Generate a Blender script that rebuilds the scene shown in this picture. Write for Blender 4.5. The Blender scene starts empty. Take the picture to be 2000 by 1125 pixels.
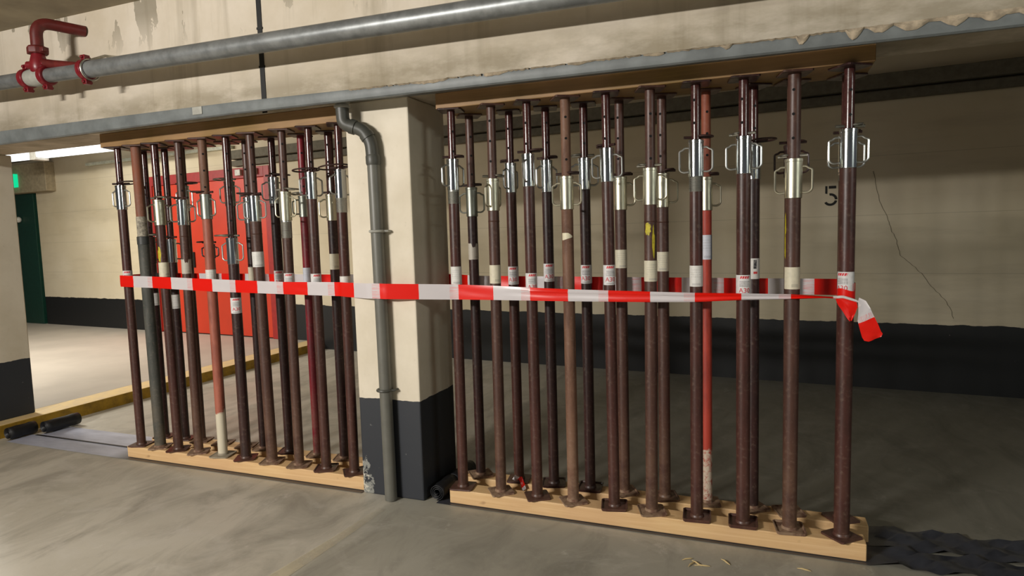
import bpy, bmesh, math, random
from mathutils import Vector, Matrix
random.seed(7)
PI = math.pi
SC = bpy.context.scene
COL = SC.collection
C = bpy.data.collections  # noqa

# ------------------------------------------------------------------ helpers
def link(o):
    COL.objects.link(o)
    return o

def obj(name, bm, mat, parent=None, smooth=True, bevel=0.0, ang=35):
    me = bpy.data.meshes.new(name)
    bmesh.ops.recalc_face_normals(bm, faces=bm.faces)
    bm.to_mesh(me); bm.free()
    mats = mat if isinstance(mat, (list, tuple)) else [mat]
    for m in mats:
        me.materials.append(m)
    if smooth:
        for p in me.polygons:
            p.use_smooth = True
        try:
            me.set_sharp_from_angle(angle=math.radians(ang))
        except Exception:
            pass
    o = link(bpy.data.objects.new(name, me))
    if parent:
        o.parent = parent
    if bevel > 0:
        b = o.modifiers.new('bevel', 'BEVEL'); b.width = bevel; b.segments = 2; b.limit_method = 'ANGLE'
    return o

def thing(name, label, cat, loc=(0, 0, 0), group=None):
    o = link(bpy.data.objects.new(name, None))
    o.empty_display_size = 0.05
    o.location = loc
    tag(o, label, cat, group)
    return o

def tag(o, label, cat, group=None):
    o['label'] = label; o['category'] = cat
    if group:
        o['group'] = group
    return o

def struct(o, label=None, cat=None):
    o['kind'] = 'structure'
    if label: o['label'] = label
    if cat: o['category'] = cat
    return o

def add_box(bm, x0, x1, y0, y1, z0, z1):
    v = [bm.verts.new((x, y, z)) for x in (x0, x1) for y in (y0, y1) for z in (z0, z1)]
    for f in ((0, 1, 3, 2), (4, 6, 7, 5), (0, 4, 5, 1), (2, 3, 7, 6), (0, 2, 6, 4), (1, 5, 7, 3)):
        bm.faces.new([v[i] for i in f])
    return v

def add_lathe(bm, prof, n=28, cx=0, cy=0, cap0=True, cap1=True, wob=None):
    rings = []
    for (r, z) in prof:
        rings.append([bm.verts.new((cx + r * math.cos(2 * PI * k / n), cy + r * math.sin(2 * PI * k / n), z)) for k in range(n)])
    for a, b in zip(rings, rings[1:]):
        for k in range(n):
            bm.faces.new((a[k], a[(k + 1) % n], b[(k + 1) % n], b[k]))
    if cap0: bm.faces.new(rings[0][::-1])
    if cap1: bm.faces.new(rings[-1])
    return rings

def add_tube(bm, pts, r, n=10, closed=False, radii=None):
    pts = [Vector(p) for p in pts]
    N = len(pts)
    tang = []
    for i in range(N):
        if closed:
            t = pts[(i + 1) % N] - pts[i - 1]
        else:
            a = pts[max(i - 1, 0)]; b = pts[min(i + 1, N - 1)]
            if 0 < i < N - 1:
                t = (pts[i] - a).normalized() + (b - pts[i]).normalized()
            else:
                t = b - a
        tang.append(t.normalized())
    up = Vector((0, 0, 1))
    if abs(tang[0].dot(up)) > 0.9: up = Vector((0, 1, 0))
    nrm = (up - tang[0] * up.dot(tang[0])).normalized()
    rings = []
    for i in range(N):
        t = tang[i]
        nrm = (nrm - t * nrm.dot(t)).normalized()
        bn = t.cross(nrm)
        rr = radii[i] if radii else r
        k = 1.0
        if 0 < i < N - 1 and not closed:
            d = (pts[i] - pts[i - 1]).normalized()
            k = 1.0 / max(0.5, d.dot(t))
        ring = []
        for j in range(n):
            a = 2 * PI * j / n
            ring.append(bm.verts.new(pts[i] + (nrm * math.cos(a) + bn * math.sin(a)) * rr * (k if k < 1.35 else 1.35)))
        rings.append(ring)
    M = N if closed else N - 1
    for i in range(M):
        a, b = rings[i], rings[(i + 1) % N]
        for j in range(n):
            bm.faces.new((a[j], a[(j + 1) % n], b[(j + 1) % n], b[j]))
    if not closed:
        bm.faces.new(rings[0][::-1]); bm.faces.new(rings[-1])

def rounded(pts, rad, seg=5):
    """polyline with rounded corners"""
    pts = [Vector(p) for p in pts]
    out = [pts[0]]
    for a, b, c in zip(pts, pts[1:], pts[2:]):
        d1 = (a - b); d2 = (c - b)
        r = min(rad, d1.length * 0.48, d2.length * 0.48)
        p1 = b + d1.normalized() * r; p2 = b + d2.normalized() * r
        for k in range(seg + 1):
            t = k / seg
            out.append(p1 * (1 - t) ** 2 + b * 2 * t * (1 - t) + p2 * t * t)
    out.append(pts[-1])
    return out

# ------------------------------------------------------------------ materials
def srgb(c):
    if isinstance(c, str):
        c = [int(c[i:i + 2], 16) / 255 for i in (0, 2, 4)]
    return tuple((x / 12.92 if x <= 0.04045 else ((x + 0.055) / 1.055) ** 2.4) for x in c) + (1.0,)

class NT:
    def __init__(s, name):
        s.m = bpy.data.materials.new(name); s.m.use_nodes = True
        s.t = s.m.node_tree; s.b = s.t.nodes['Principled BSDF']; s.out = s.t.nodes['Material Output']
        s.tc = s.t.nodes.new('ShaderNodeTexCoord')
    def n(s, typ, **kw):
        nd = s.t.nodes.new('ShaderNode' + typ)
        for k, v in kw.items():
            setattr(nd, k, v)
        return nd
    def l(s, a, b): s.t.links.new(a, b)
    def set(s, sock, v):
        if hasattr(v, 'is_linked') or hasattr(v, 'links'): s.l(v, sock)
        else: sock.default_value = v
    def coord(s, scale=(1, 1, 1), loc=(0, 0, 0), rot=(0, 0, 0), src='Object'):
        mp = s.n('Mapping'); s.l(s.tc.outputs[src], mp.inputs['Vector'])
        mp.inputs['Scale'].default_value = scale; mp.inputs['Location'].default_value = loc; mp.inputs['Rotation'].default_value = rot
        return mp.outputs[0]
    def noise(s, scale=5, detail=4, rough=0.6, co=None, dist=0.0):
        nd = s.n('TexNoise'); nd.inputs['Scale'].default_value = scale; nd.inputs['Detail'].default_value = detail
        nd.inputs['Roughness'].default_value = rough; nd.inputs['Distortion'].default_value = dist
        s.l(co if co is not None else s.tc.outputs['Object'], nd.inputs['Vector'])
        return nd.outputs['Fac']
    def ramp(s, fac, lo, hi, a=0.0, b=1.0):
        mr = s.n('MapRange'); s.l(fac, mr.inputs['Value'])
        mr.inputs['From Min'].default_value = lo; mr.inputs['From Max'].default_value = hi
        mr.inputs['To Min'].default_value = a; mr.inputs['To Max'].default_value = b
        return mr.outputs[0]
    def mix(s, fac, a, b):
        mx = s.n('Mix', data_type='RGBA'); s.set(mx.inputs[0], fac)
        for i, v in ((6, a), (7, b)):
            if isinstance(v, str): v = srgb(v)
            s.set(mx.inputs[i], v)
        return mx.outputs[2]
    def math(s, op, a, b=0.0, c=0.0):
        md = s.n('Math', operation=op)
        s.set(md.inputs[0], a); s.set(md.inputs[1], b); s.set(md.inputs[2], c)
        return md.outputs[0]
    def sep(s, v=None):
        sp = s.n('SeparateXYZ'); s.l(v if v is not None else s.tc.outputs['Object'], sp.inputs[0])
        return sp.outputs
    def bump(s, h, strength=0.2, dist=0.01):
        bp = s.n('Bump'); s.l(h, bp.inputs['Height']); bp.inputs['Strength'].default_value = strength; bp.inputs['Distance'].default_value = dist
        s.l(bp.outputs[0], s.b.inputs['Normal'])
    def fin(s, col=None, rough=None, metal=None, spec=None):
        if col is not None: s.set(s.b.inputs['Base Color'], srgb(col) if isinstance(col, str) else col)
        if rough is not None: s.set(s.b.inputs['Roughness'], rough)
        if metal is not None: s.set(s.b.inputs['Metallic'], metal)
        if spec is not None: s.b.inputs['Specular IOR Level'].default_value = spec
        return s.m

def paint(name, a, b, rough=0.4, scale=14, dirt=None, dirt_amt=0.5, lo=0.45, hi=0.62):
    """worn painted steel: main colour a, rust / wear colour b, dust towards the foot"""
    m = NT(name)
    n1 = m.noise(scale, 6, 0.65, m.coord((1, 1, 0.25)))
    n2 = m.noise(60, 3, 0.6)
    c = m.mix(m.ramp(n1, lo, hi), a, b)
    c = m.mix(m.ramp(n2, 0.55, 0.75, 0, 0.14), c, 'b09a86')
    if dirt:
        z = m.sep()[2]
        g = m.math('MULTIPLY', m.ramp(z, 0.45, 0.0), m.ramp(m.noise(9, 5, 0.7), 0.35, 0.65))
        c = m.mix(m.math('MULTIPLY', g, dirt_amt), c, dirt)
    m.bump(n2, 0.12, 0.002)
    return m.fin(c, m.ramp(n1, 0.3, 0.7, rough - 0.06, rough + 0.14), 0.0)

def plain(name, c, rough=0.5, metal=0.0, var=0.12, scale=20):
    m = NT(name)
    n = m.noise(scale, 4, 0.6)
    base = srgb(c)
    dark = tuple(x * (1 - 2.2 * var) for x in base[:3]) + (1,)
    col = m.mix(m.ramp(n, 0.35, 0.65), base, dark)
    return m.fin(col, rough, metal)

def galv(name, c, rough, scale=30):
    m = NT(name)
    if name == 'bright_galvanized':
        n = m.noise(25, 3, 0.5, m.coord((1, 1, 0.15)))
        return m.fin(m.mix(m.ramp(n, 0.35, 0.65), c, 'c4cac9'), m.ramp(n, 0.3, 0.7, rough - 0.03, rough + 0.05), 1.0)
    n = m.noise(scale, 4, 0.6, m.coord((1, 1, 0.3)))
    base = srgb(c); dark = tuple(x * 0.72 for x in base[:3]) + (1,)
    m.bump(n, 0.06, 0.002)
    return m.fin(m.mix(m.ramp(n, 0.35, 0.65), base, dark), m.ramp(n, 0.3, 0.7, rough - 0.05, rough + 0.1), 1.0)

M = {}
M['maroon'] = paint('maroon_paint', '4a2b26', '382019', 0.34, dirt='7d5c4b', dirt_amt=0.35)
M['gloss'] = paint('glossy_maroon_paint', '452523', '331c1b', 0.2)
M['dark'] = paint('dark_maroon_paint', '38211f', '271817', 0.36, dirt='6f5347', dirt_amt=0.25)
M['brown'] = paint('brown_rusted_paint', '4f342b', '40271f', 0.42, dirt='8f7159', dirt_amt=0.6)
M['rust'] = paint('light_rust', '73523f', '5a3d2e', 0.6, dirt='ab8f74', dirt_amt=0.6)
M['orange'] = paint('orange_rust', '8c4a33', '6b3324', 0.6)
M['darkred'] = paint('dark_red_paint', '7c1f2a', '5c1a20', 0.4, dirt='8f705f', dirt_amt=0.9)
M['rustgrey'] = paint('rusty_grey_brown', '6e5244', '8a4b30', 0.6, scale=5)

def white_foot(name, a, b, zc, wcol, worn):
    m = NT(name)
    n1 = m.noise(12, 6, 0.65, m.coord((1, 1, 0.3)))
    c = m.mix(m.ramp(n1, 0.42, 0.62), a, b)
    z = m.sep()[2]
    zz = m.math('ADD', z, m.ramp(m.noise(16, 5, 0.7), 0.3, 0.7, -0.05, 0.05))
    w = m.ramp(zz, zc + 0.012, zc - 0.012)
    if worn:
        w = m.math('MULTIPLY', w, m.ramp(m.noise(38, 5, 0.7), 0.36, 0.52))
    c = m.mix(w, c, wcol)
    return m.fin(c, 0.55)
M['redrust'] = white_foot('red_rust_white_foot', 'a8604c', '87493a', 0.28, 'd3c9b2', False)
M['red'] = white_foot('red_paint_white_foot', 'b2402f', '8d3226', 0.27, 'cbb9a5', True)
M['greytube'] = paint('dirty_grey_green', '4c4c46', '373a36', 0.6, dirt='7a6a55', dirt_amt=0.8)
M['whitedirt'] = plain('dusty_plate', 'a59a86', 0.7)
M['plate_rust'] = paint('dusty_rust_plate', '947a62', '6b4c3c', 0.7, scale=22)
M['bright'] = galv('bright_galvanized', 'f4f6f6', 0.13)
M['dull'] = galv('dull_galvanized', 'd6d2bc', 0.36)
M['grey'] = galv('grey_galvanized', 'a3a69c', 0.42)
M['painted'] = M['dark']
M['collar'] = plain('dark_grey_collar', '3b3d3b', 0.5)
M['steel'] = galv('zinc_wire', 'b4b2a8', 0.35)
M['thread'] = galv('zinc_thread', 'c9cbc8', 0.35)
M['whitethread'] = plain('dirty_white_thread', 'b5ad9c', 0.7, var=0.3, scale=40)
M['yellow'] = plain('yellow_spray', 'c3b324', 0.6, var=0.2, scale=40)
M['hole'] = plain('dark_hole', '0b0808', 0.9)

def sticker_mat(name, kind):
    m = NT(name)
    uv = m.sep(m.tc.outputs['UV'])
    u, v = uv[0], uv[1]
    def band(x, a, b):
        return m.math('MULTIPLY', m.math('GREATER_THAN', x, a), m.math('LESS_THAN', x, b))
    base = {'red': 'd8d6d6', 'cream': 'd4ccb4', 'creamlab': 'd0c9b2', 'whitelab': 'd9d7d2', 'blue': 'c9ccd6', 'redside': 'd5d1cc', 'torngrey': 'b9b2a5', 'torn': 'd9d1b4'}[kind]
    c = m.mix(m.ramp(m.noise(60, 3, 0.6), 0.4, 0.7, 0, 0.25), base, 'a59e92')
    nz = m.noise(1.0, 3, 0.5, m.coord((90, 3, 1), src='UV'))
    if kind == 'red':
        lines = m.math('MULTIPLY', band(v, 0.44, 0.74), m.math('LESS_THAN', m.math('FRACT', m.math('MULTIPLY', v, 15.0)), 0.42))
        lines = m.math('MULTIPLY', lines, band(u, 0.30, 0.72))
        lines = m.math('MULTIPLY', lines, m.math('GREATER_THAN', nz, 0.40))
        c = m.mix(m.math('MULTIPLY', lines, 0.75), c, '2b2b30')
        us = m.math('ADD', u, m.math('MULTIPLY', v, -0.35))
        head = m.math('MULTIPLY', band(v, 0.83, 0.95), band(us, 0.0, 0.40))
        head = m.math('MULTIPLY', head, m.math('GREATER_THAN', m.math('FRACT', m.math('MULTIPLY', us, 11.0)), 0.22))
        c = m.mix(head, c, 'c8232f')
        foot = m.math('MULTIPLY', band(v, 0.05, 0.10), band(u, 0.30, 0.70))
        c = m.mix(m.math('MULTIPLY', foot, 0.4), c, '44444a')
    elif kind in ('creamlab', 'whitelab', 'blue'):
        lines = m.math('MULTIPLY', band(v, 0.35, 0.88), m.math('LESS_THAN', m.math('FRACT', m.math('MULTIPLY', v, 9.0)), 0.3))
        lines = m.math('MULTIPLY', m.math('MULTIPLY', lines, band(u, 0.25, 0.75)), m.math('GREATER_THAN', nz, 0.5))
        c = m.mix(m.math('MULTIPLY', lines, 0.35), c, '6a6a6c')
        low = m.math('MULTIPLY', band(v, 0.06, 0.16), band(u, 0.35, 0.72))
        c = m.mix(m.math('MULTIPLY', low, 0.35), c, '7c7a80')
        if kind == 'blue':
            c = m.mix(m.math('MULTIPLY', band(u, 0.74, 1.0), 0.85), c, '4c5a78')
    elif kind == 'redside':
        c = m.mix(m.math('MULTIPLY', m.math('MULTIPLY', band(u, 0.42, 0.56), band(v, 0.5, 0.93)), m.math('GREATER_THAN', nz, 0.42)), c, '26242a')
        c = m.mix(m.math('MULTIPLY', band(u, 0.42, 0.6), band(v, 0.25, 0.36)), c, 'c23a3c')
    else:
        c = m.mix(m.math('MULTIPLY', m.math('MULTIPLY', band(u, 0.5, 0.75), band(v, 0.1, 0.24)), 0.4), c, '8e8b7c')
    return m.fin(c, 0.5)
for k in ('red', 'cream', 'creamlab', 'whitelab', 'blue', 'redside', 'torngrey', 'torn'):
    M['st_' + k] = sticker_mat('sticker_' + k, k)
M['redink'] = plain('red_ink', 'd0404a', 0.5, var=0.05)

# concrete with peeling dust
def wall_mat():
    m = NT('painted_wall')
    x, y, z = m.sep()
    n1 = m.noise(0.7, 5, 0.6)
    n2 = m.noise(3.0, 6, 0.65, m.coord((0.25, 0.25, 1.6)))
    n3 = m.noise(60, 3, 0.6)
    c = m.mix(m.ramp(n1, 0.35, 0.65), 'd3c7ae', 'c4b698')
    c = m.mix(m.ramp(n2, 0.52, 0.75, 0, 0.35), c, '9a8d76')
    # board courses
    fr = m.math('FRACT', m.math('MULTIPLY', z, 2.0))
    c = m.mix(m.math('MULTIPLY', m.math('LESS_THAN', fr, 0.012), 0.3), c, '857a68')
    edge = m.math('ADD', z, m.ramp(m.noise(9, 3, 0.5), 0.3, 0.7, -0.006, 0.006))
    dk = m.math('LESS_THAN', edge, 0.575)
    n4 = m.noise(28, 5, 0.7)
    dark = m.mix(m.ramp(n4, 0.70, 0.76), '141516', '85837c')
    c = m.mix(dk, c, dark)
    m.bump(n3, 0.1, 0.004)
    return m.fin(c, m.math('SUBTRACT', 0.75, m.math('MULTIPLY', dk, 0.25)))
M['wall'] = wall_mat()

def column_mat(scuff=True):
    m = NT('painted_column')
    x, y, z = m.sep()
    n1 = m.noise(2.5, 5, 0.6)
    c = m.mix(m.ramp(n1, 0.4, 0.7), 'dcd2bf', 'cbc0aa')
    c = m.mix(m.ramp(m.noise(40, 4, 0.7), 0.66, 0.8, 0, 0.4), c, '8c8270')
    edge = m.math('ADD', z, m.ramp(m.noise(14, 3, 0.5), 0.3, 0.7, -0.004, 0.004))
    dk = m.math('LESS_THAN', edge, 0.552)
    dark = m.mix(m.ramp(m.noise(26, 5, 0.7), 0.66, 0.72), '2a2d33', '6f6f6e')
    # scuffed plaster low on the left front edge
    sx = m.math('MULTIPLY', m.ramp(x, -0.80, -0.93, 0.0, 1.0 if scuff else 0.0), m.ramp(z, 0.42, 0.05))
    scf = m.math('GREATER_THAN', m.math('MULTIPLY', sx, m.ramp(m.noise(24, 5, 0.75), 0.3, 0.6)), 0.42)
    dark = m.mix(scf, dark, '8b8c86')
    wh = m.math('GREATER_THAN', m.math('MULTIPLY', sx, m.ramp(m.noise(33, 5, 0.75), 0.35, 0.62)), 0.6)
    dark = m.mix(wh, dark, 'c9c3b5')
    c = m.mix(dk, c, dark)
    m.bump(m.noise(70, 3, 0.6), 0.06, 0.003)
    return m.fin(c, 0.6)
M['column'] = column_mat()

def beam_mat():
    m = NT('painted_concrete_beam')
    x, y, z = m.sep()
    n1 = m.noise(1.5, 6, 0.65)
    c = m.mix(m.ramp(n1, 0.38, 0.68), 'd8cdbc', 'c6b9a3')
    drip = m.noise(5.0, 4, 0.6, m.coord((1.6, 1, 0.12)))
    c = m.mix(m.ramp(drip, 0.52, 0.72, 0, 0.45), c, '8d816a')
    # damp brown-green stains along the foot of the beam
    d2 = m.math('MULTIPLY', m.ramp(z, 2.43, 2.29), m.ramp(m.noise(2.6, 5, 0.65, m.coord((1, 1, 2.5))), 0.30, 0.58))
    c = m.mix(m.math('MULTIPLY', d2, 0.6), c, '776a4c')
    # dark patches near the ceiling
    d3 = m.math('MULTIPLY', m.ramp(z, 2.60, 2.84), m.math('GREATER_THAN', m.noise(6.5, 5, 0.6, m.coord((1, 1, 0.45))), 0.59))
    c = m.mix(m.math('MULTIPLY', d3, 0.6), c, '5e563f')
    m.bump(m.noise(45, 5, 0.7), 0.15, 0.004)
    return m.fin(c, 0.75)
M['beam'] = beam_mat()

def floor_mat():
    m = NT('concrete_floor')
    x, y, z = m.sep()
    n1 = m.noise(0.9, 6, 0.62, dist=0.6)
    n2 = m.noise(3.5, 6, 0.65, m.coord((1, 0.45, 1), rot=(0, 0, 0.5)), dist=0.8)
    n3 = m.noise(90, 3, 0.6)
    c = m.mix(m.ramp(n1, 0.35, 0.65), 'c2bcae', 'b0aa9b')
    c = m.mix(m.ramp(n2, 0.45, 0.68, 0, 0.7), c, '8b8579')
    c = m.mix(m.ramp(n3, 0.5, 0.8, 0, 0.25), c, 'b3aca0')
    # slightly different slab beyond the parking line
    slab = m.ramp(m.math('ADD', x, m.ramp(n2, 0, 1, -0.03, 0.03)), -0.74, -0.70)
    c = m.mix(m.math('MULTIPLY', slab, 0.35), c, '5f6259')
    # chalky scuffs
    sc = m.noise(7, 6, 0.75, m.coord((1, 0.6, 1), rot=(0, 0, -0.6)))
    c = m.mix(m.ramp(sc, 0.60, 0.74, 0, 0.65), c, 'd2ccc2')
    sc2 = m.noise(1.6, 5, 0.7, m.coord((1, 1.6, 1), loc=(0.4, 2.0, 0)), dist=1.0)
    c = m.mix(m.ramp(sc2, 0.54, 0.70, 0, 0.45), c, 'c9c4ba')
    sp = m.noise(26, 4, 0.6)
    c = m.mix(m.ramp(sp, 0.74, 0.78, 0, 0.7), c, 'd3cec4')
    c = m.mix(m.ramp(m.noise(19, 4, 0.6, m.coord(loc=(3, 1, 0))), 0.74, 0.79, 0, 0.8), c, '36342f')
    bay = m.math('MULTIPLY', m.ramp(y, 0.0, 0.35), m.ramp(x, -1.5, 0.3))  # dim light of the right back bay, painted into the floor colour
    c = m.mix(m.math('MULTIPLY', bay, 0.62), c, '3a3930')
    m.bump(n3, 0.05, 0.003)
    return m.fin(c, m.ramp(n2, 0.3, 0.7, 0.42, 0.62))
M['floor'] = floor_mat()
M['walkway'] = plain('pale_concrete', 'b8afa2', 0.55, var=0.06, scale=1.6)
M['ceiling'] = plain('raw_ceiling', 'a89c84', 0.85, var=0.15, scale=2.5)

def kerb_mat():
    m = NT('yellow_kerb')
    x, y, z = m.sep()
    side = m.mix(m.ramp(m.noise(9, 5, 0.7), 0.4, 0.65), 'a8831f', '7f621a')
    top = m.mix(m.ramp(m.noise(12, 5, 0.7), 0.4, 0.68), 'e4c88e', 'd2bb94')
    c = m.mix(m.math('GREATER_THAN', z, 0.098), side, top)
    return m.fin(c, 0.6)
M['kerb'] = kerb_mat()

def wood_mat(name, a, b):
    m = NT(name)
    n = m.noise(3.0, 5, 0.6, m.coord((0.6, 14, 14)), dist=1.2)
    c = m.mix(m.ramp(n, 0.3, 0.7), a, b)
    n2 = m.noise(2.0, 3, 0.5)
    c = m.mix(m.ramp(n2, 0.4, 0.65, 0, 0.3), c, 'c79a78')
    kn = m.noise(9, 2, 0.4, m.coord((0.8, 1.6, 1.6)))
    c = m.mix(m.ramp(kn, 0.70, 0.78, 0, 0.7), c, '7c4f30')
    m.bump(n, 0.08, 0.002)
    return m.fin(c, 0.6)
M['wood'] = wood_mat('new_timber', 'e6c491', 'd6ad78')
M['wood2'] = wood_mat('shaded_timber', '8c6e3a', '72582b')  # pale wood darkened to paint in the shade under the beam

def tape_mat():
    m = NT('barrier_tape')
    uv = m.sep(m.tc.outputs['UV']); u, v = uv[0], uv[1]
    half = m.math('FRACT', m.math('MULTIPLY', u, 0.5))
    red = m.math('LESS_THAN', half, 0.5)
    fr = m.math('FRACT', u)
    sm = m.noise(1.0, 3, 0.6, m.coord((1.5, 26, 1), src='UV'))
    streak = m.math('MULTIPLY', m.math('MULTIPLY', m.math('GREATER_THAN', fr, 0.76), m.math('GREATER_THAN', sm, 0.5)), 0.35)
    fac = m.math('MAXIMUM', red, streak)
    c = m.mix(fac, 'd6d0d2', 'ea1a0c')
    m.fin(c, 0.3)
    tr = m.n('BsdfTranslucent'); m.l(c, tr.inputs[0])
    ms = m.n('MixShader'); ms.inputs[0].default_value = 0.12
    m.l(m.b.outputs[0], ms.inputs[1]); m.l(tr.outputs[0], ms.inputs[2]); m.l(ms.outputs[0], m.out.inputs[0])
    return m.m
M['tape'] = tape_mat()
M['membrane'] = plain('black_membrane', '3c3e45', 0.34, var=0.15, scale=12)
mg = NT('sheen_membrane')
xg = mg.ramp(mg.sep()[0], -0.30, -0.50)  # pale left end paints a reflected sheen onto the black sheet
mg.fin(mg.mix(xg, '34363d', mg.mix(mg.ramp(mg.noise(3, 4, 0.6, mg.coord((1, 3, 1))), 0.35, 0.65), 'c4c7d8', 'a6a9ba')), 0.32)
M['membrane_sheen'] = mg.m
M['membrane_roll'] = plain('black_membrane_roll', '17181c', 0.5, var=0.15, scale=12)
M['gutter'] = plain('grey_sheet_gutter', '747979', 0.5, var=0.14, scale=9)
M['gutter_in'] = plain('dark_gutter', '3a3b38', 0.7)
M['sealant'] = plain('peeling_sealant', 'c4b39a', 0.85, var=0.2, scale=30)
M['pipe'] = plain('galvanized_pipe', '8f9292', 0.4, 0.45, 0.16, 14)
M['greyfit'] = plain('grey_fitting', 'a9a89f', 0.5)
M['redpipe'] = plain('red_pipe_paint', '66201d', 0.45, var=0.15)
M['redcoup'] = plain('red_coupling', '7c1722', 0.35, var=0.12)
M['downpipe'] = plain('grey_plastic_pipe', '6b6a62', 0.42, var=0.08, scale=8)
M['downfit'] = plain('dark_pipe_elbow', '4b4b45', 0.45, var=0.08)
M['blackseal'] = plain('black_seal', '121211', 0.6)
M['door_red'] = plain('red_door_paint', 'c63a1f', 0.45, var=0.05, scale=2)
M['door_red2'] = plain('red_frame_paint', '9c2420', 0.5, var=0.08)
M['door_green'] = plain('green_door_paint', '0f3a2d', 0.5)
M['blackmetal'] = plain('black_lever', '141414', 0.4)
M['whitebox'] = plain('white_fitting', 'cfcdc4', 0.5)
M['trunk'] = plain('pale_trunking', 'c9cbb8', 0.5)
M['linepaint'] = plain('pale_line_paint', 'b5aa90', 0.65, var=0.25, scale=16)
M['straw'] = plain('pale_wood_splinter', 'd9c08a', 0.7)
M['black_num'] = plain('black_stencil', '15140f', 0.7)
M['trimdark'] = plain('dark_duct_trim', '6a6455', 0.8)

def emit(name, c, s):
    m = NT(name); e = m.n('Emission'); e.inputs[0].default_value = srgb(c); e.inputs[1].default_value = s
    m.l(e.outputs[0], m.out.inputs[0]); return m.m
M['lamp'] = emit('lamp_diffuser', 'f4f7f4', 2.2)
M['signgreen'] = emit('exit_green', '10b57c', 1.6)
M['signwhite'] = emit('exit_white', 'c8f5e6', 1.2)

M['hole_soft'] = plain('crack_dark', '776e5a', 0.9)
M['column_left'] = column_mat(False)
M['tapewhite'] = plain('tape_white', 'd8d2cf', 0.35, var=0.04)
m_ = NT('worn_line')
nn = m_.noise(7, 6, 0.6)
op = m_.math('MULTIPLY', m_.ramp(nn, 0.30, 0.62, 0.25, 1.0), m_.ramp(m_.sep()[1], -0.15, -1.0, 0.06, 0.8))
tb = m_.n('BsdfTransparent'); mx = m_.n('MixShader')
m_.fin('cdc2a6', 0.6)
m_.l(op, mx.inputs[0]); m_.l(tb.outputs[0], mx.inputs[1]); m_.l(m_.b.outputs[0], mx.inputs[2]); m_.l(mx.outputs[0], m_.out.inputs[0])
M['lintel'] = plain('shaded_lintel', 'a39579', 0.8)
M['line_worn'] = m_.m

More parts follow.
